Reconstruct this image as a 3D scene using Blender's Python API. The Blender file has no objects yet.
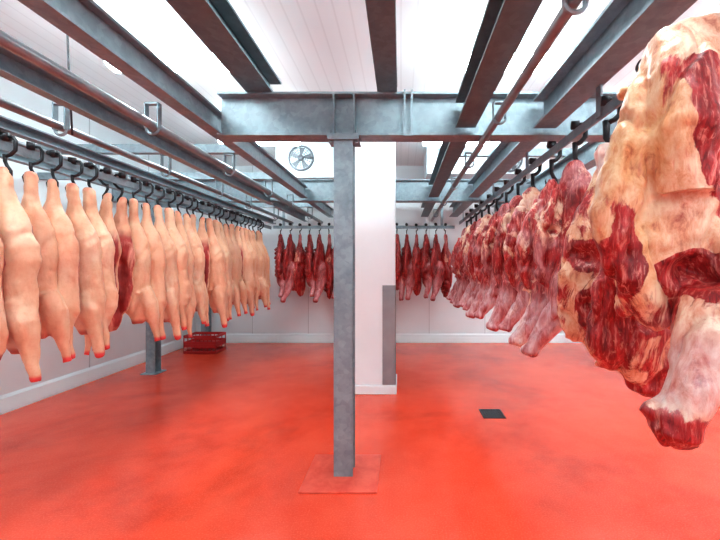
import bpy, bmesh, math, random
from mathutils import Vector, Matrix, noise
random.seed(7)
S=bpy.context.scene
COL=S.collection
try:
    S.view_settings.view_transform='Standard'
    S.view_settings.look='None'
    S.view_settings.exposure=0.14
    S.view_settings.gamma=0.86
except Exception as e: print(e)

# ------------------------------------------------------------------ mesh builder
class MB:
    def __init__(s): s.v=[]; s.f=[]; s.m=[]; s.mi=0
    def add(s,vs,fs):
        o=len(s.v); s.v+= [tuple(v) for v in vs]
        for f in fs: s.f.append([i+o for i in f]); s.m.append(s.mi)
    def box(s,x0,x1,y0,y1,z0,z1):
        v=[(x0,y0,z0),(x1,y0,z0),(x1,y1,z0),(x0,y1,z0),(x0,y0,z1),(x1,y0,z1),(x1,y1,z1),(x0,y1,z1)]
        s.add(v,[(0,3,2,1),(4,5,6,7),(0,1,5,4),(1,2,6,5),(2,3,7,6),(3,0,4,7)])
    def prism(s,prof,axis,a0,a1):
        n=len(prof); v=[]
        for a in (a0,a1):
            for (u,z) in prof:
                if axis=='x': v.append((a,u,z))
                elif axis=='y': v.append((u,a,z))
                else: v.append((u,z,a))
        f=[tuple(range(n)),tuple(range(2*n-1,n-1,-1))]
        for i in range(n):
            j=(i+1)%n; f.append((j,i,n+i,n+j))
        s.add(v,f)
    def tube(s,pts,rad,seg=10,flat=None):
        pts=[Vector(p) for p in pts]; n=len(pts)
        if not isinstance(rad,(list,tuple)): rad=[rad]*n
        vs=[]; prev=None
        for i,p in enumerate(pts):
            t=(pts[min(i+1,n-1)]-pts[max(i-1,0)]).normalized()
            if prev is None:
                a=Vector((0,1,0)) if abs(t.y)<.9 else Vector((1,0,0))
                u=(a-t*a.dot(t)).normalized()
            else: u=(prev-t*prev.dot(t)).normalized()
            prev=u; w=t.cross(u)
            for k in range(seg):
                an=2*math.pi*k/seg
                vs.append(p+(u*math.cos(an)*(flat or 1)+w*math.sin(an))*rad[i])
        fs=[]
        for i in range(n-1):
            for k in range(seg):
                k2=(k+1)%seg
                fs.append((i*seg+k,i*seg+k2,(i+1)*seg+k2,(i+1)*seg+k))
        fs.append(tuple(range(seg-1,-1,-1))); fs.append(tuple((n-1)*seg+k for k in range(seg)))
        s.add(vs,fs)
    def loft(s,secs,seg=28,inner=1.0):
        vs=[]
        for (z,cx,cy,rx,ry) in secs:
            for k in range(seg):
                a=2*math.pi*k/seg
                y=math.sin(a)*ry
                if y>0: y*=inner
                vs.append((cx+math.cos(a)*rx,cy+y,z))
        n=len(secs); fs=[]
        for i in range(n-1):
            for k in range(seg):
                k2=(k+1)%seg
                fs.append((i*seg+k,i*seg+k2,(i+1)*seg+k2,(i+1)*seg+k))
        fs.append(tuple(range(seg-1,-1,-1))); fs.append(tuple((n-1)*seg+k for k in range(seg)))
        s.add(vs,fs)
    def mesh(s,name,mats=(),smooth=False):
        me=bpy.data.meshes.new(name); me.from_pydata(s.v,[],s.f)
        bm=bmesh.new(); bm.from_mesh(me); bmesh.ops.recalc_face_normals(bm,faces=bm.faces); bm.to_mesh(me); bm.free()
        for m in mats: me.materials.append(m)
        for i,p in enumerate(me.polygons):
            p.material_index=s.m[i]; p.use_smooth=smooth
        return me
def obj(name,me,parent=None,loc=None):
    o=bpy.data.objects.new(name,me); COL.objects.link(o)
    if parent: o.parent=parent
    if loc: o.location=loc
    return o
def bevel(o,w=.004,seg=2):
    m=o.modifiers.new('Bevel','BEVEL'); m.width=w; m.segments=seg; m.limit_method='ANGLE'; return o

# ------------------------------------------------------------------ materials
def newmat(name):
    m=bpy.data.materials.new(name); m.use_nodes=True
    nt=m.node_tree; return m,nt,nt.nodes['Principled BSDF']
def N(nt,t,**k):
    n=nt.nodes.new(t)
    for a,b in k.items(): setattr(n,a,b)
    return n
def noise_n(nt,co,scale,detail=4,rough=.55,dist=0):
    n=N(nt,'ShaderNodeTexNoise'); n.inputs['Scale'].default_value=scale; n.inputs['Detail'].default_value=detail
    n.inputs['Roughness'].default_value=rough; n.inputs['Distortion'].default_value=dist
    if co: nt.links.new(co,n.inputs['Vector'])
    return n.outputs['Fac']
def ramp(nt,fac,stops):
    r=N(nt,'ShaderNodeValToRGB'); e=r.color_ramp.elements
    while len(e)<len(stops): e.new(.5)
    for i,(p,c) in enumerate(stops):
        e[i].position=p; e[i].color=(c[0],c[1],c[2],1) if isinstance(c,(tuple,list)) else (c,c,c,1)
    nt.links.new(fac,r.inputs['Fac']); return r.outputs['Color']
def mix(nt,fac,a,b,mode='MIX'):
    m=N(nt,'ShaderNodeMix'); m.data_type='RGBA'; m.blend_type=mode
    for sock,val in ((m.inputs[0],fac),(m.inputs[6],a),(m.inputs[7],b)):
        if isinstance(val,(int,float)): sock.default_value=val
        elif isinstance(val,tuple): sock.default_value=(val[0],val[1],val[2],1)
        else: nt.links.new(val,sock)
    return m.outputs[2]
def bump(nt,b,h,strength=.3,dist=.01):
    n=N(nt,'ShaderNodeBump'); n.inputs['Strength'].default_value=strength; n.inputs['Distance'].default_value=dist
    nt.links.new(h,n.inputs['Height']); nt.links.new(n.outputs['Normal'],b.inputs['Normal'])
def coord(nt,kind='Object',scale=None):
    c=N(nt,'ShaderNodeTexCoord').outputs[kind]
    if scale:
        m=N(nt,'ShaderNodeMapping'); m.inputs['Scale'].default_value=scale; nt.links.new(c,m.inputs['Vector']); c=m.outputs['Vector']
    return c

def simple(name,col,rough=.5,metal=0,nscale=8,var=.15,bmp=.1):
    m,nt,b=newmat(name); c=coord(nt)
    f=noise_n(nt,c,nscale,5)
    lo=tuple(x*(1-var) for x in col); hi=tuple(min(1,x*(1+var)) for x in col)
    nt.links.new(ramp(nt,f,[(.3,lo),(.7,hi)]),b.inputs['Base Color'])
    b.inputs['Roughness'].default_value=rough; b.inputs['Metallic'].default_value=metal
    if bmp: bump(nt,b,f,bmp,.004)
    return m

def mat_galv(name,k=1.0,t=1.0):
    m,nt,b=newmat(name); c=coord(nt)
    vo=N(nt,'ShaderNodeTexVoronoi'); vo.inputs['Scale'].default_value=28; nt.links.new(c,vo.inputs['Vector'])
    f=noise_n(nt,c,6,6,.65)
    base=ramp(nt,f,[(.3,(.20*k*t,.24*k,.27*k)),(.7,(.31*k*t,.36*k,.40*k))])
    sp=ramp(nt,vo.outputs['Color'],[(.2,.86),(.8,1.08)])
    nt.links.new(mix(nt,.8,base,sp,'MULTIPLY'),b.inputs['Base Color'])
    b.inputs['Metallic'].default_value=.2
    nt.links.new(ramp(nt,f,[(.3,.36),(.7,.55)]),b.inputs['Roughness'])
    return m
M_GALV=mat_galv('galvanised_steel',1.08,.92)
M_DARKST=mat_galv('dull_beam_steel',.78,.72)
M_PIPE=simple('rail_pipe_steel',(.26,.27,.29),.32,.4,9,.25)
M_HOOK=simple('hook_dark_steel',(.03,.03,.035),.35,.5,20,.3)
M_WHITE=simple('white_wall_panel',(.80,.88,.91),.35,0,1.5,.03,.02)
M_COLWHITE=simple('white_column_panel',(.83,.91,.94),.35,0,1.5,.03,.02)
M_GREYPL=simple('grey_guard',(.32,.34,.36),.35,.3,6,.08)
M_GRATE=simple('drain_steel',(.06,.07,.08),.35,.6,20,.2)
M_CRATE=simple('red_crate_plastic',(.55,.03,.03),.4,0,6,.1)
M_UNIT=simple('cooler_unit_enamel',(.70,.78,.82),.35,0,3,.05)
M_SEAM=simple('panel_seam_grey',(.55,.60,.63),.4,0,3,.05)
M_FAN=simple('fan_grille_grey',(.14,.15,.17),.4,.3,10,.2)
M_CABLE=simple('cable_rubber',(.04,.04,.05),.5)

def mat_ceiling():
    m,nt,b=newmat('ceiling_sandwich_panel'); c=coord(nt)
    w=N(nt,'ShaderNodeTexWave'); w.wave_type='BANDS'; w.bands_direction='X'; w.inputs['Scale'].default_value=2.2
    nt.links.new(c,w.inputs['Vector'])
    base=(.88,.95,.97)
    line=ramp(nt,w.outputs['Fac'],[(.0,.92),(.06,1.0)])
    nt.links.new(mix(nt,1.0,base,line,'MULTIPLY'),b.inputs['Base Color'])
    b.inputs['Roughness'].default_value=.45
    return m
M_CEIL=mat_ceiling()

def mat_floor():
    m,nt,b=newmat('red_epoxy_floor'); c=coord(nt)
    big=noise_n(nt,c,.6,6,.6,.5); mid=noise_n(nt,c,3.5,6,.6,.2); fine=noise_n(nt,c,90,4,.75)
    col=ramp(nt,big,[(.32,(.50,.036,.016)),(.48,(.74,.062,.025)),(.68,(.86,.095,.043))])  # broad mottling; its darkest tone also paints in shadowed floor patches
    col=mix(nt,ramp(nt,mid,[(.40,0),(.8,.4)]),col,(.90,.14,.075))
    col=mix(nt,ramp(nt,fine,[(.48,0),(.75,.5)]),col,(.93,.21,.13))
    nt.links.new(col,b.inputs['Base Color'])
    nt.links.new(ramp(nt,mid,[(.3,.13),(.7,.24)]),b.inputs['Roughness'])
    b.inputs['Specular IOR Level'].default_value=.55
    bump(nt,b,mix(nt,.3,fine,mid),.11,.003)
    return m
M_FLOOR=mat_floor()
def mat_pad():
    m,nt,b=newmat('worn_red_screed'); c=coord(nt)
    f=noise_n(nt,c,9,6,.7,.5)
    nt.links.new(ramp(nt,f,[(.3,(.68,.06,.03)),(.7,(.84,.15,.10))]),b.inputs['Base Color'])
    b.inputs['Roughness'].default_value=.3; bump(nt,b,f,.3,.004); return m
M_PAD=mat_pad()

def mat_emit():
    m,nt,b=newmat('lamp_diffuser')
    b.inputs['Base Color'].default_value=(.9,.9,.9,1)
    b.inputs['Emission Color'].default_value=(.84,.98,1,1); b.inputs['Emission Strength'].default_value=34
    return m
M_LAMP=mat_emit()

def mask_nodes(nt):
    a=N(nt,'ShaderNodeAttribute'); a.attribute_name='mask'
    s=N(nt,'ShaderNodeSeparateColor'); nt.links.new(a.outputs['Color'],s.inputs[0]); return s.outputs
def rnd_coord(nt,scale=None):
    c=N(nt,'ShaderNodeTexCoord').outputs['Object']; oi=N(nt,'ShaderNodeObjectInfo')
    mu=N(nt,'ShaderNodeMath',operation='MULTIPLY'); mu.inputs[1].default_value=37.0; nt.links.new(oi.outputs['Random'],mu.inputs[0])
    ad=N(nt,'ShaderNodeVectorMath',operation='ADD'); nt.links.new(c,ad.inputs[0]); nt.links.new(mu.outputs[0],ad.inputs[1])
    if scale:
        m=N(nt,'ShaderNodeMapping'); m.inputs['Scale'].default_value=scale; nt.links.new(ad.outputs[0],m.inputs['Vector']); return m.outputs['Vector'],oi.outputs['Random']
    return ad.outputs[0],oi.outputs['Random']

def mat_pork():
    m,nt,b=newmat('pork_skin_and_meat'); R,G,B=mask_nodes(nt)[:3]
    c,rn=rnd_coord(nt); cs,_=rnd_coord(nt,(1,1,.35))
    f=noise_n(nt,c,3.5,5,.6,.3); st=noise_n(nt,cs,12,6,.62,.5); fine=noise_n(nt,c,60,3,.6)
    skin=ramp(nt,f,[(.3,(.76,.40,.25)),(.5,(.84,.53,.35)),(.72,(.88,.64,.47))])
    skin=mix(nt,ramp(nt,rn,[(0,0),(1,.6)]),skin,(.78,.38,.24))
    skin=mix(nt,ramp(nt,st,[(.50,0),(.76,.7)]),skin,(.70,.25,.15))
    skin=mix(nt,ramp(nt,fine,[(.5,0),(.8,.3)]),skin,(.64,.24,.16))
    meat=ramp(nt,st,[(.35,(.24,.018,.02)),(.55,(.48,.06,.05)),(.68,(.82,.42,.32))])
    col=mix(nt,R,skin,meat)
    col=mix(nt,G,col,(.78,.05,.06))
    nt.links.new(col,b.inputs['Base Color'])
    b.inputs['Roughness'].default_value=.42
    b.inputs['Subsurface Weight'].default_value=.08; b.inputs['Subsurface Scale'].default_value=.015
    b.inputs['Subsurface Radius'].default_value=(1,.4,.25)
    bump(nt,b,st,.45,.012)
    return m
M_PORK=mat_pork()
def mat_beef(name,dark=0.0):
    m,nt,b=newmat(name); R,G,B=mask_nodes(nt)[:3]
    c,rn=rnd_coord(nt,(1,1,.5)); cs,_=rnd_coord(nt,(1.0,1.0,.28)); cg,_=rnd_coord(nt,(1,1,.16))
    p=noise_n(nt,c,5.5,10,.70,.9); st=noise_n(nt,cs,15,8,.68,.9); fi=noise_n(nt,c,20,6,.70,.4)
    gr=noise_n(nt,cg,70,5,.65,.6)
    red=ramp(nt,st,[(.30,(.11,.003,.006)),(.46,(.32,.009,.013)),(.60,(.54,.030,.032)),(.69,(.74,.20,.16)),(.78,(.87,.56,.48))])
    red=mix(nt,ramp(nt,gr,[(.52,0),(.66,.75)]),red,(.78,.30,.24))
    red=mix(nt,ramp(nt,gr,[(.34,.75),(.46,0)]),red,(.10,.004,.006))
    fat=ramp(nt,fi,[(.30,(.52,.12,.09)),(.44,(.80,.43,.31)),(.60,(.91,.72,.58))])
    yel=ramp(nt,fi,[(.30,(.40,.09,.04)),(.44,(.70,.33,.14)),(.65,(.85,.57,.33))])
    fat=mix(nt,G,fat,yel)
    fat=mix(nt,ramp(nt,gr,[(.56,0),(.72,.5)]),fat,(.62,.12,.09))
    ad=N(nt,'ShaderNodeMath',operation='ADD'); nt.links.new(p,ad.inputs[0])
    sb=N(nt,'ShaderNodeMath',operation='MULTIPLY_ADD'); nt.links.new(R,sb.inputs[0]); sb.inputs[1].default_value=.7; sb.inputs[2].default_value=-.35-dark*.12
    nt.links.new(sb.outputs[0],ad.inputs[1])
    k=ramp(nt,ad.outputs[0],[(.49,0),(.55,1)])
    col=mix(nt,k,red,fat)
    sin=ramp(nt,st,[(.33,(.46,.05,.06)),(.47,(.66,.34,.35)),(.62,(.82,.74,.76))])
    col=mix(nt,B,col,sin)
    if dark: col=mix(nt,1.0,col,(1-dark*.3,1-dark*.70,1-dark*.70),'MULTIPLY')
    nt.links.new(col,b.inputs['Base Color'])
    b.inputs['Roughness'].default_value=.38
    bump(nt,b,mix(nt,.45,fi,mix(nt,.6,st,gr)),.6,.010)
    return m
M_BEEF=mat_beef('beef_meat_and_fat'); M_BEEFD=mat_beef('aged_beef_meat',.8)

# ------------------------------------------------------------------ room
XL,XR,YB,YF,H=-4.42,5.2,7.75,-3.2,3.8
def plain(name,x0,x1,y0,y1,z0,z1,mat,bev=0):
    b=MB(); b.box(x0,x1,y0,y1,z0,z1); o=obj(name,b.mesh(name,[mat])); 
    if bev: bevel(o,bev)
    return o
plain('floor',XL-.1,XR+.1,YF-.1,YB+.1,-.1,0,M_FLOOR)
plain('ceiling',XL-.1,XR+.1,YF-.1,YB+.1,H,H+.1,M_CEIL)
plain('wall_left',XL-.1,XL,YF,YB,0,H,M_WHITE)
plain('wall_right',XR,XR+.1,YF,YB,0,H,M_WHITE)
plain('wall_back',XL-.1,XR+.1,YB,YB+.1,0,H,M_WHITE)
plain('wall_front',XL-.1,XR+.1,YF-.1,YF,0,H,M_WHITE)
def baseb(name,prof,axis,a0,a1):
    b=MB(); b.prism(prof,axis,a0,a1); return obj(name,b.mesh(name,[M_COLWHITE]))
baseb('baseboard_left',[(XL,0),(XL+.06,0),(XL+.06,.03),(XL+.035,.16),(XL,.19)],'y',YF,YB)
baseb('baseboard_right',[(XR,0),(XR-.06,0),(XR-.06,.03),(XR-.035,.16),(XR,.19)],'y',YF,YB)
baseb('baseboard_back',[(YB,0),(YB-.06,0),(YB-.06,.03),(YB-.035,.16),(YB,.19)],'x',XL,XR)
for i,y in enumerate((0.3,1.5,2.7,3.9,5.1,6.3)):
    plain('trim_%d'%(i+1),XL,XL+.004,y,y+.012,.19,H,M_SEAM)
for i,x in enumerate((-3.2,-2.0,.6,1.8,3.0,4.2)):
    plain('trim_%d'%(i+7),x,x+.012,YB-.004,YB,.19,H,M_SEAM)

# column
b=MB(); b.box(-.67,-.075,4.57,5.05,0,H)
b.prism([(-.69,4.55),(-.055,4.55),(-.055,5.07),(-.69,5.07)],'z',0,.11)
col=obj('white_column',b.mesh('white_column',[M_COLWHITE])); bevel(col,.006)
b=MB(); b.box(-.235,-.069,4.562,4.57,.12,1.38); b.box(-.075,-.067,4.562,4.72,.12,1.38)
g=obj('corner_guard',b.mesh('corner_guard',[M_GREYPL]),col)

# ------------------------------------------------------------------ steel
def ibeam_prof(c,z0,z1,w,tw=.012,tf=.016):
    return [(c-w/2,z0),(c+w/2,z0),(c+w/2,z0+tf),(c+tw/2,z0+tf),(c+tw/2,z1-tf),(c+w/2,z1-tf),(c+w/2,z1),(c-w/2,z1),(c-w/2,z1-tf),(c-tw/2,z1-tf),(c-tw/2,z0+tf),(c-w/2,z0+tf)]
E=.004
PY=2.81; FY=5.5
def ibeam(axis,c,z0,z1,w,segs,mat=None,name='steel_beam'):
    b=MB()
    for a0,a1 in segs: b.prism(ibeam_prof(c,z0,z1,w),axis,a0,a1)
    return obj(name,b.mesh(name,[mat or M_GALV]))
def chan(axis,c,z0,z1,w,segs,mat=None,name='steel_channel',side=1):
    t=.01; o=c+side*w/2; i=c-side*w/2
    p=[(i,z0),(o,z0),(o,z0+t),(i+side*t,z0+t),(i+side*t,z1-t),(o,z1-t),(o,z1),(i,z1)]
    b=MB()
    for a0,a1 in segs: b.prism(p,axis,a0,a1)
    return obj(name,b.mesh(name,[mat or M_GALV]))
main=ibeam('x',PY,2.61,2.94,.15,[(-1.40,XR-E)])
b=MB()
for x in (-.52,-.365): b.box(x,x+.012,PY-.075,PY+.075,2.626,2.924)
b.box(-.56,-.32,PY-.09,PY+.09,2.590,2.61)
b.box(-.56,-.32,PY-.09,PY+.09,2.574,2.590)
for x in (-.54,-.34):
    b.tube([(x,PY-.06,2.555),(x,PY-.06,2.65)],.012,6)
b.box(.02,.035,PY-.09,PY-.075,2.6,2.95); b.box(.075,.09,PY-.09,PY-.075,2.6,2.95); b.box(.02,.09,PY-.095,PY-.085,2.6,2.63)
obj('bolted_plates',b.mesh('bolted_plates',[M_GALV]),main)
far=ibeam('x',FY,2.61,2.94,.14,[(XL+E,XR-E)])
b=MB(); c0=-.44; w=.145; d=.14; tf=.014
b.box(c0-w/2,c0+w/2,PY-d/2,PY-d/2+tf,.012,2.574)
b.box(c0-w/2,c0+w/2,PY+d/2-tf,PY+d/2,.012,2.574)
b.box(c0-.005,c0+.005,PY-d/2+tf,PY+d/2-tf,.012,2.574)
post=obj('steel_post',b.mesh('steel_post',[M_GALV]))
b=MB(); b.box(c0-.29,c0+.27,PY-.26,PY+.26,0,.012)
pad=obj('floor_pad',b.mesh('floor_pad',[M_PAD]),post); bevel(pad,.011,3)
for (px,py) in ((-3.78,5.5),(-3.95,7.3)):
    b=MB(); b.box(px-.07,px+.07,py-.07,py-.058,.012,2.60); b.box(px-.07,px+.07,py+.058,py+.07,.012,2.60); b.box(px-.005,px+.005,py-.058,py+.058,.012,2.60); b.box(px-.12,px+.12,py-.12,py+.12,0,.012)
    obj('steel_post',b.mesh('steel_post',[M_GALV]))

m0,m1=PY-.077,PY+.077; f0,f1=FY-.072,FY+.072
SEG=[(YF+E,m0),(m1,f0),(f1,7.5)]
ibeam('y',-1.08,2.942,3.12,.20,[(YF+E,2.95)],M_DARKST)
ibeam('y',-.105,2.942,3.10,.15,[(YF+E,2.95)],M_DARKST)
ibeam('y',-1.455,2.65,2.82,.10,[(YF+E,f0),(f1,7.5)])
ibeam('y',.49,2.665,2.87,.15,SEG,M_DARKST)
ibeam('y',1.09,2.66,2.88,.17,SEG)
ibeam('y',1.95,2.66,2.88,.14,SEG)
chan('y',-1.95,2.55,2.67,.07,[(YF+E,f0),(f1,7.4)])
chan('y',-2.6,2.50,2.58,.07,[(YF+E,7.4)])
chan('y',-3.25,2.50,2.60,.07,[(YF+E,7.4)])
for y in (1.0,3.4,4.4,6.4):
    chan('x',y,2.68,2.76,.06,[(XL+E,-1.51)])
for y in (4.15,6.5):
    chan('x',y,2.885,2.97,.06,[(.42,XR-E)])

def rail(x,z,r,ys,ztop,y0=YF+E,y1=7.35,mat=None):
    b=MB(); b.tube([(x,y0,z),(x,y1,z)],r,14)
    o=obj('overhead_rail',b.mesh('overhead_rail',[mat or M_PIPE],True))
    b=MB(); q=r+.008
    for y in ys:
        b.box(x-q-.008,x-q,y-.018,y+.018,z-.02,ztop); b.box(x+q,x+q+.008,y-.018,y+.018,z-.02,ztop)
        b.box(x-q-.008,x+q+.008,y-.018,y+.018,ztop-.010,ztop)
        pts=[(x+(q+.004)*math.cos(a),y,z-.015+(q+.004)*math.sin(a)) for a in [math.pi+math.pi*i/8 for i in range(9)]]
        b.tube(pts,.009,6)
    obj('rail_brackets',b.mesh('rail_brackets',[M_GALV]),o)
    return o
BY=(.2,1.25,2.35,3.4,4.4,5.25,6.4)
rail(-1.62,2.53,.030,BY,2.675)
rail(-2.22,2.52,.026,BY,2.675)
rail(-2.9,2.54,.022,BY,2.675)
rail(.63,2.575,.026,(.2,1.3,2.3,3.3,4.2,5.3,6.5),2.66)
def mrail(axis,c,z,a0,a1,ztop,ys):
    b=MB(); b.prism([(c-.008,z-.03),(c+.008,z-.03),(c+.008,z+.03),(c-.008,z+.03)],axis,a0,a1)
    for y in ys:
        if axis=='y': b.box(c-.02,c-.008,y-.025,y+.025,z-.02,ztop)
        else: b.box(y-.025,y+.025,c+.008,c+.02,z-.02,ztop)
    return obj('meat_rail',b.mesh('meat_rail',[M_GALV]))
ZR=2.40
mrail('y',-2.6,ZR,.3,7.2,2.5,BY)
mrail('y',1.17,2.50,.3,7.2,2.66,(.9,2.1,3.3,4.5,5.3,6.7))
mrail('x',7.05,ZR,-2.5,1.05,2.885,(-2.3,-1.2,-.2,.8))
chan('x',7.05,2.885,2.97,.07,[(XL+E,XR-E)])

# ------------------------------------------------------------------ hooks
def hook_mesh(drop=.16,k=1.0):
    b=MB()
    b.tube([(-.022,0,drop+.055),(.022,0,drop+.055)],.028,14)
    b.tube([(0,0,drop+.055),(.045,0,drop+.055),(.058,0,drop+.03),(.055,0,drop-.03),(.03,0,drop-.06),(0,0,drop-.075)],.010*k,8)
    b.tube([(0,0,drop-.06),(0,0,.06),(.012,0,.03),(.03,0,0),(.03,0,-.03),(.005,0,-.055),(-.03,0,-.04),(-.04,0,-.005),(-.035,0,.015)],[.011*k,.009*k,.009*k,.009*k,.009*k,.008*k,.007*k,.005,.002],8)
    return b.mesh('hook',[M_HOOK],True)
HOOK_L=hook_mesh(.165,1.1); HOOK_R=hook_mesh(.22,1.5)

# ------------------------------------------------------------------ carcass sculpting
def sculpt(name,mb,voxel,smooth_it,disp,maskf,mat,seed=0):
    me=mb.mesh(name+'_raw'); o=obj(name+'_raw',me)
    r=o.modifiers.new('r','REMESH'); r.mode='VOXEL'; r.voxel_size=voxel
    s=o.modifiers.new('s','SMOOTH'); s.factor=.5; s.iterations=smooth_it
    dg=bpy.context.evaluated_depsgraph_get(); dg.update()
    nm=bpy.data.meshes.new_from_object(o.evaluated_get(dg)); nm.name=name
    bpy.data.objects.remove(o,do_unlink=True)
    ofs=Vector((seed*3.1,seed*7.7,seed*1.3))
    nrm=[v.normal.copy() for v in nm.vertices]; new=[]; mk=[]
    for v,n in zip(nm.vertices,nrm):
        p=v.co.copy(); h=disp(p,n,ofs); mk.append(maskf(p,n,ofs)); new.append(p+n*h)
    for v,p in zip(nm.vertices,new): v.co=p
    at=nm.color_attributes.new('mask','FLOAT_COLOR','POINT')
    for i,m in enumerate(mk): at.data[i].color=(max(0,min(1,m[0])),max(0,min(1,m[1])),max(0,min(1,m[2])),1)
    for p in nm.polygons: p.use_smooth=True
    nm.materials.clear(); nm.materials.append(mat); nm.update()
    return nm
def fb(p,s): return noise.fractal(p*s,1,2,4)
def sst(a,b,x):
    t=max(0,min(1,(x-a)/(b-a))); return t*t*(3-2*t)
def stretch(p,k): return Vector((p.x,p.y,p.z*k))

def pork(seed):
    rd=random.Random(seed); k=lambda v,a=.09: v*(1+rd.uniform(-a,a))
    ln=rd.uniform(.97,1.03); b=MB(); lean=rd.uniform(.02,.08)
    secs=[(.03,0,0,.020,.020),(.0,0,0,.034,.028),(-.05,0,0,.036,.032),(-.12,.0,0,.038,.036),(-.20,.0,0,.058,.052),(-.29,.005,0,.090,.076),
          (-.38,.01,0,.116,.094),(-.48,.01,0,k(.130),.102),(-.58,.008,0,k(.130),.098),(-.69,.0,0,k(.124),.090),(-.80,.0,0,k(.128),.090),(-.90,.005,0,k(.130),.094),
          (-1.00,.012,0,k(.118),.088),(-1.08,.015,0,.092,.072),(-1.14,.01,0,.066,.052),(-1.18,.0,0,.042,.038)]
    secs=[(z*ln,cx+lean*(-z),cy,rx,ry) for z,cx,cy,rx,ry in secs]
    b.loft(secs,24,.6)
    lx=rd.uniform(.07,.13)
    b.tube([(lx*.5,-.02,-.86*ln),(lx,-.035,-.99*ln),(lx+.025,-.04,-1.09*ln),(lx+.045,-.045,-1.18*ln),(lx+.06,-.05,-1.27*ln),(lx+.075,-.05,-1.36*ln)],[.096,.086,.064,.044,.034,.027],14)
    L=ln
    def disp(p,n,o): 
        h=fb(stretch(p,.5)+o,6)*.015+fb(p+o,16)*.004
        h-=.020*max(0,1-abs(p.x-(.0+.25*(p.z+1.0)))/.03)*sst(-.75,-.9,p.z)*sst(-1.15,-1.0,p.z)
        # flank fold running diagonally below the ham
        h-=.007*max(0,1-abs(p.z+.56-1.1*p.x)/.05)
        if n.y>.3: h-= .03*n.y*sst(-.5,-.6,p.z)*sst(-1.12,-1.0,p.z)*max(0,1-abs(p.x)/.1)
        return h
    def mask(p,n,o):
        cut=sst(.25,.5,n.y+.2*fb(p+o,5))*sst(-.28,-.4,p.z+fb(p+o,6)*.05)*(1 if p.z>-1.15*L else 0)
        neck=sst(-1.12*L,-1.16*L,p.z)*(1 if p.x<lx-.01 else 0)
        foot=sst(-1.305*L,-1.335*L,p.z)
        top=.3*sst(-.02,.02,p.z)
        return (max(cut,neck*.8),max(foot*.95,top),0)
    return sculpt('pork_carcass',b,.011,3,disp,mask,M_PORK,seed)
PORK=[pork(s) for s in (1,2,3,4,5,6)]

def beef_fore(seed,mat,voxel=.012,yellow=.1,red=0):
    rd=random.Random(seed*11+3); k=lambda v,a=.12: v*(1+rd.uniform(-a,a)); b=MB()
    b.loft([(.03,0,0,.03,.03),(-.02,0,0,.06,.05),(-.10,.01,0,.09,.06),(-.22,.02,0,k(.13),.08),(-.38,.02,0,k(.17),.10),(-.55,.03,0,k(.20),.11),(-.72,.03,0,k(.22),.11),
            (-.84,.04,0,k(.20),.10),(-.94,.06,0,k(.15),.09),(-1.02,.08,0,k(.10),.06),(-1.06,.09,0,.05,.04)],28,.7)
    sx=rd.uniform(-.04,.03); t=rd.uniform(.85,1.15)
    b.tube([(.03,-.06,-.52),(.0,-.09,-.68),(-.05+sx,-.10,-.83),(-.12*t+sx,-.11,-.96),(-.19*t+sx,-.11,-1.07),(-.26*t+sx,-.11,-1.17),(-.29*t+sx,-.11,-1.215),(-.30*t+sx,-.11,-1.24)],[.11,.135,.12,.092,.066,.050,.058,.045],16)
    for i in range(7):
        z=-.26-i*.085
        b.tube([(-.19,.0,z-.08),(-.16,.055,z-.04),(-.06,.09,z),(.08,.10,z+.02),(.2,.06,z+.05)],.016,8)
    b.tube([(-.10,-.03,-.15),(-.16,-.05,-.32),(-.20,-.04,-.52),(-.19,-.03,-.7),(-.14,-.03,-.86)],[.03,.045,.05,.045,.03],10)
    def disp(p,n,o):
        h=fb(stretch(p,.6)+o,3.6)*.022+fb(p+o,11)*.008
        r=1-abs(noise.noise((stretch(p,.45)+o)*6)); h-=.022*max(0,r-.88)/.12
        return h*(1-.6*sst(-.95,-1.1,p.z))
    def mask(p,n,o):
        q=fb(p+o,2.5); q3=fb(p+o,5)
        rib=.5+.5*math.cos((p.z+.26-.35*p.x+.12*q3)/.085*2*math.pi)
        r=.42-red+.34*q+ .28*(rib-.5)*sst(.1,.45,n.y+q*.4)*sst(-.15,-.25,p.z)*sst(-.85,-.7,p.z)
        shank=sst(-.82,-.98,p.z+q*.08)*sst(.03,-.05,p.x)
        y=yellow+.4*q
        return (r,y,max(shank*.7*(1-sst(-1.20,-1.235,p.z)),.35*sst(.1,.45,q3)))
    return sculpt('beef_forequarter',b,voxel,3,disp,mask,mat,seed)
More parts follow.
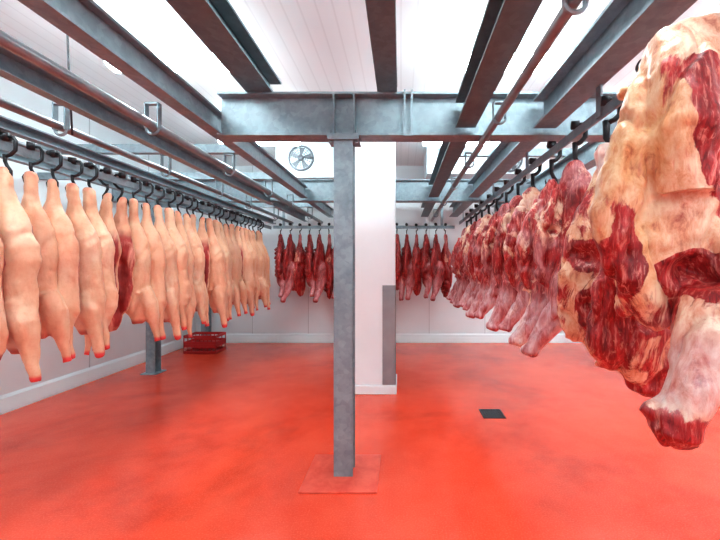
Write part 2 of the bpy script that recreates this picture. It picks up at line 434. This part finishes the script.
def beef_hind(seed,mat,yellow=.5,red=0):
    rd=random.Random(seed*5+1); k=lambda v,a=.12: v*(1+rd.uniform(-a,a)); b=MB()
    b.loft([(.03,0,0,.03,.03),(-.02,0,0,.05,.045),(-.12,0,0,.05,.045),(-.22,.0,0,.08,.07),(-.34,.01,0,k(.14),.11),(-.48,.02,0,k(.19),.13),(-.62,.02,0,k(.20),.13),(-.76,.0,0,k(.19),.12),
            (-.90,-.01,0,k(.17),.10),(-1.02,0,0,k(.15),.09),(-1.12,.01,0,k(.12),.07),(-1.2,.02,0,.08,.05),(-1.24,.03,0,.04,.03)],28,.7)
    b.tube([(-.08,-.02,-.55),(-.16,-.02,-.72),(-.19,-.01,-.9),(-.17,0,-1.02),(-.12,0,-1.12)],[.06,.05,.035,.035,.02],10)
    for i in range(6):
        z=-.70-i*.08
        b.tube([(-.17,.02,z),(-.06,.08,z+.02),(.08,.09,z+.04),(.17,.05,z+.06)],.015,8)
    def disp(p,n,o):
        h=fb(stretch(p,.6)+o,3.8)*.020+fb(p+o,11)*.008; r=1-abs(noise.noise((stretch(p,.45)+o)*6)); h-=.02*max(0,r-.88)/.12
        if n.y<0:
            for (cx,cz,rr) in ((-.10,-.62,.07),(-.06,-.88,.06)): h-=.05*max(0,1-math.hypot(p.x-cx,p.z-cz)/rr)
        return h
    def mask(p,n,o):
        q=fb(p+o,2.5); q3=fb(p+o,6); r=.54+.35*q-red
        for (cx,cz,rr) in ((-.10,-.62,.085),(-.06,-.88,.075)): r-=.7*sst(1.2,.7,math.hypot(p.x-cx,p.z-cz)/rr+q3*.3)
        return (r,yellow+.4*q,.6*sst(-.2,-.1,p.z))
    return sculpt('beef_hindquarter',b,.012,3,disp,mask,mat,seed)

FORE=[beef_fore(s,M_BEEF) for s in (1,2,3,4)]
HIND=[beef_hind(s,M_BEEF) for s in (1,2)]
DFORE=[beef_fore(s,M_BEEFD,.018,yellow=0,red=.02) for s in (6,7)]
DHIND=[beef_hind(8,M_BEEFD,0,red=.1)]

def hero():
    b=MB()
    b.loft([(.10,-.02,0,.10,.06),(.05,-.03,0,.19,.09),(-.05,-.05,0,.24,.12),(-.20,-.07,0,.28,.14),(-.38,-.08,0,.32,.15),(-.55,-.09,0,.35,.16),
            (-.70,-.08,0,.35,.16),(-.84,-.05,0,.31,.15),(-.96,-.0,0,.26,.13),(-1.06,.04,0,.18,.11),(-1.12,.07,0,.11,.08),(-1.16,.08,0,.06,.05)],40,.8)
    b.tube([(-.26,-.06,-.02),(-.26,-.11,-.16),(-.27,-.13,-.36),(-.26,-.12,-.56)],[.06,.10,.115,.09],16)
    b.tube([(-.24,-.02,-.02),(-.33,-.05,-.22),(-.40,-.06,-.42),(-.44,-.05,-.60),(-.41,-.05,-.76),(-.33,-.04,-.90),(-.26,-.04,-.98)],[.05,.06,.062,.068,.06,.05,.035],12)
    b.tube([(-.06,-.10,-.74),(-.12,-.15,-.86),(-.19,-.18,-.96),(-.25,-.20,-1.05),(-.30,-.21,-1.13),(-.34,-.21,-1.21),(-.365,-.21,-1.265),(-.355,-.20,-1.30)],[.13,.14,.12,.098,.080,.070,.078,.055],18)
    b.tube([(-.37,-.20,-1.20),(-.425,-.19,-1.215),(-.445,-.18,-1.20)],[.05,.035,.02],10)
    b.tube([(-.34,-.21,-1.25),(-.31,-.20,-1.30),(-.295,-.20,-1.325)],[.05,.035,.015],10)
    for i in range(9):
        z=-.10-i*.095
        b.tube([(-.37,.0,z-.08),(-.32,.08,z-.04),(-.14,.13,z),(.04,.14,z+.02),(.2,.08,z+.05)],.02,8)
    def disp(p,n,o):
        h=fb(stretch(p,.6)+o,2.8)*.024+fb(p+o,8)*.010+fb(p+o,22)*.004
        r=1-abs(noise.noise((stretch(p,.5)+o)*5)); h-=.022*max(0,r-.88)/.12
        if n.y<.3:
            h-=.07*max(0,1-math.hypot((p.x+.24)/.075,(p.z+.80)/.06))
            h-=.05*max(0,1-math.hypot((p.x+.42)/.045,(p.z+.74)/.09))
        return h*(1-.4*sst(-1.05,-1.2,p.z))
    def mask(p,n,o):
        q=fb(p+o,2.2); q2=fb(p+o,6)
        r=.72+.30*q+.18*q2
        d1=math.hypot((p.x+.24+.12*(p.z+.3))/.085,(p.z+.38)/.20); r-=.85*sst(1.2,.9,d1+q*.25+q2*.2)
        d4=math.hypot((p.x+.08)/.10,(p.z+.50)/.25); r-=.5*sst(1.15,.8,d4+q2*.25)
        d2=math.hypot((p.x+.24)/.095,(p.z+.80)/.075); r-=.9*sst(1.15,.85,d2+q2*.2)
        d3=math.hypot((p.x+.43)/.05,(p.z+.74)/.12); r-=.7*sst(1.2,.8,d3+q2*.3)
        r-=.32*sst(-.80,-.95,p.z+q*.1)*(1 if p.y>-.14 else 0)
        r-=.55*sst(-1.18,-1.26,p.z+q2*.04)
        y=.20+.5*q+.65*sst(-.28,-.40,p.x)*sst(-1.0,-.85,p.z)
        shank=sst(-.92,-1.05,p.z+q*.1)*(1-sst(-1.16,-1.23,p.z+q*.05))
        return (r,y,shank*.6)
    return sculpt('beef_forequarter',b,.008,3,disp,mask,M_BEEF,12)
HERO=hero()

def hang(name,me,loc,rz,hook,sc=(1,1,1),hz=0):
    o=obj(name,me); o.location=loc; o.rotation_euler=(0,0,rz); o.scale=sc
    h=obj('hook',hook,o); h.location=(0,0,hz)
    return o
y=1.85; i=0
while y<6.75:
    rz=random.uniform(-.35,.45)+.35
    if i in (8,9,17,23): rz+=math.pi
    s=random.uniform(.98,1.08)
    hang('pork_carcass',PORK[(i*5+1)%6],(-2.6+random.uniform(-.02,.02),y,2.235),rz,HOOK_L,(s,s,random.uniform(.96,1.04)))
    y+=random.uniform(.155,.185); i+=1
x=-2.36; i=0
while x<1.0:
    me=(DFORE+DHIND)[i%3]
    hang('beef_forequarter' if i%3<2 else 'beef_hindquarter',me,(x,7.05,2.235),random.uniform(-.5,.5)+(math.pi/2 if i%2 else 1.2),HOOK_L,(.9,.9,random.uniform(.95,1.03)))
    x+=.19; i+=1
hang('beef_forequarter',HERO,(1.155,1.28,2.39),.05,HOOK_R,(1,1,1),.0)
yy=[1.72,2.05,2.42,2.80,3.2,3.6,4.0,4.4,4.8,5.2,5.6,6.0,6.4]
ord_=[HIND[0],HIND[1],FORE[0],FORE[2],FORE[1],FORE[3],FORE[0],FORE[2],FORE[1],FORE[0],FORE[3],FORE[1],FORE[0]]
for i,(y,me) in enumerate(zip(yy,ord_)):
    s=random.uniform(1.0,1.08)
    hang(me.name.split('.')[0],me,(1.17,y,2.28),random.uniform(-.25,.25)-.15,HOOK_R,(s*(1.25 if i<2 else 1.1),s*1.05,random.uniform(.98,1.04)))

# ------------------------------------------------------------------ cooler units with fans
def cooler(x0,x1,y0,z0,fx,fz,r=.21):
    b=MB(); b.box(x0,x1,y0,y0+.75,z0,H)
    o=obj('evaporator_unit',b.mesh('evaporator_unit',[M_UNIT])); bevel(o,.015)
    b=MB()
    for fxx in fx:
        ring=[(fxx+r*math.cos(a),y0-.02,fz+r*math.sin(a)) for a in [2*math.pi*k/28 for k in range(29)]]
        b.tube(ring,.018,8)
        for rr in (.05,.09,.13,.17):
            b.tube([(fxx+rr*math.cos(a),y0-.03,fz+rr*math.sin(a)) for a in [2*math.pi*k/24 for k in range(25)]],.004,5)
        for k in range(8):
            a=math.pi*k/8; b.tube([(fxx+r*math.cos(a),y0-.03,fz+r*math.sin(a)),(fxx-r*math.cos(a),y0-.03,fz-r*math.sin(a))],.004,5)
        b.tube([(fxx,y0-.035,fz),(fxx,y0-.002,fz)],.05,14)
        for k in range(5):
            a=2*math.pi*k/5; da=.45
            b.add([(fxx+.04*math.cos(a),y0-.015,fz+.04*math.sin(a)),(fxx+.19*math.cos(a-.1),y0-.018,fz+.19*math.sin(a-.1)),(fxx+.19*math.cos(a+da),y0-.006,fz+.19*math.sin(a+da)),(fxx+.04*math.cos(a+.8),y0-.006,fz+.04*math.sin(a+.8))],[(0,1,2,3)])
    obj('fan',b.mesh('fan',[M_FAN],True),o)
cooler(-2.2,-.95,6.3,3.18,(-1.75,),3.52)
cooler(.45,2.6,6.3,3.25,(1.90,),3.5)

def lamp(x,y,l=1.25):
    b=MB(); zt=H-.16
    b.box(x-l/2,x+l/2,y-.08,y+.08,zt-.04,zt)
    for dx in (-l/2+.15,l/2-.15): b.tube([(x+dx,y,zt),(x+dx,y,H)],.008,8)
    o=obj('fluorescent_or_fill_fixture',b.mesh('fluorescent_or_fill_fixture',[M_WHITE]))
    b=MB(); b.prism([(y-.10,zt-.01),(y-.10,zt-.09),(y-.05,zt-.12),(y+.05,zt-.12),(y+.10,zt-.09),(y+.10,zt-.01),(y+.082,zt-.01),(y+.082,zt-.045),(y-.082,zt-.045),(y-.082,zt-.01)],'x',x-l/2+.02,x+l/2-.02)
    obj('diffuser',b.mesh('diffuser',[M_LAMP]),o)
for x in (-2.2,.95,3.6):
    for y in (-2.4,-.0,1.6,3.5,5.6): lamp(x,y)  # near rows, above and behind the camera, are unseen fixtures added as fill

b=MB(); s=.12; cx,cy=1.0,3.95
b.box(cx-s,cx+s,cy-s,cy-s+.02,0,.006); b.box(cx-s,cx+s,cy+s-.02,cy+s,0,.006); b.box(cx-s,cx-s+.02,cy-s,cy+s,0,.006); b.box(cx+s-.02,cx+s,cy-s,cy+s,0,.006)
for k in range(7): b.box(cx-s+.03+k*.028,cx-s+.042+k*.028,cy-s+.02,cy+s-.02,0,.005)
b.box(cx-s+.02,cx+s-.02,cy-s+.02,cy+s-.02,0,.001)
obj('floor_drain',b.mesh('floor_drain',[M_GRATE]))
def crate(x,y,z,name='plastic_crate'):
    b=MB(); w,d,h,t=.3,.2,.17,.012
    b.box(x-w,x+w,y-d,y+d,z,z+t)
    for zz in (0,1):
        b.box(x-w,x+w,y-d,y-d+t,z+zz*.12,z+zz*.12+.05); b.box(x-w,x+w,y+d-t,y+d,z+zz*.12,z+zz*.12+.05)
        b.box(x-w,x-w+t,y-d,y+d,z+zz*.12,z+zz*.12+.05); b.box(x+w-t,x+w,y-d,y+d,z+zz*.12,z+zz*.12+.05)
    for k in range(9):
        xx=x-w+k*(2*w-t)/8; b.box(xx,xx+t,y-d,y-d+t,z,z+.15); b.box(xx,xx+t,y+d-t,y+d,z,z+.15)
    return obj(name,b.mesh(name,[M_CRATE]))
crate(-3.75,6.9,0); crate(-3.75,6.9,.172)

b=MB(); b.tube([(-2.16,2.3,3.8),(-2.17,2.3,3.4),(-2.14,2.31,3.1),(-2.12,2.3,2.8),(-2.10,2.3,2.45)],.006,6)
obj('hanging_cable',b.mesh('hanging_cable',[M_CABLE],True))

w=bpy.data.worlds.new('World'); S.world=w; w.use_nodes=True
w.node_tree.nodes['Background'].inputs[0].default_value=(.8,.9,1,1); w.node_tree.nodes['Background'].inputs[1].default_value=.3
cam=bpy.data.cameras.new('camera'); cam.lens=18; cam.sensor_width=36; cam.shift_x=-41/720; cam.shift_y=-2/720
co=bpy.data.objects.new('camera',cam); COL.objects.link(co); co.location=(0,0,1.6); co.rotation_euler=(math.pi/2,0,0)
S.camera=co
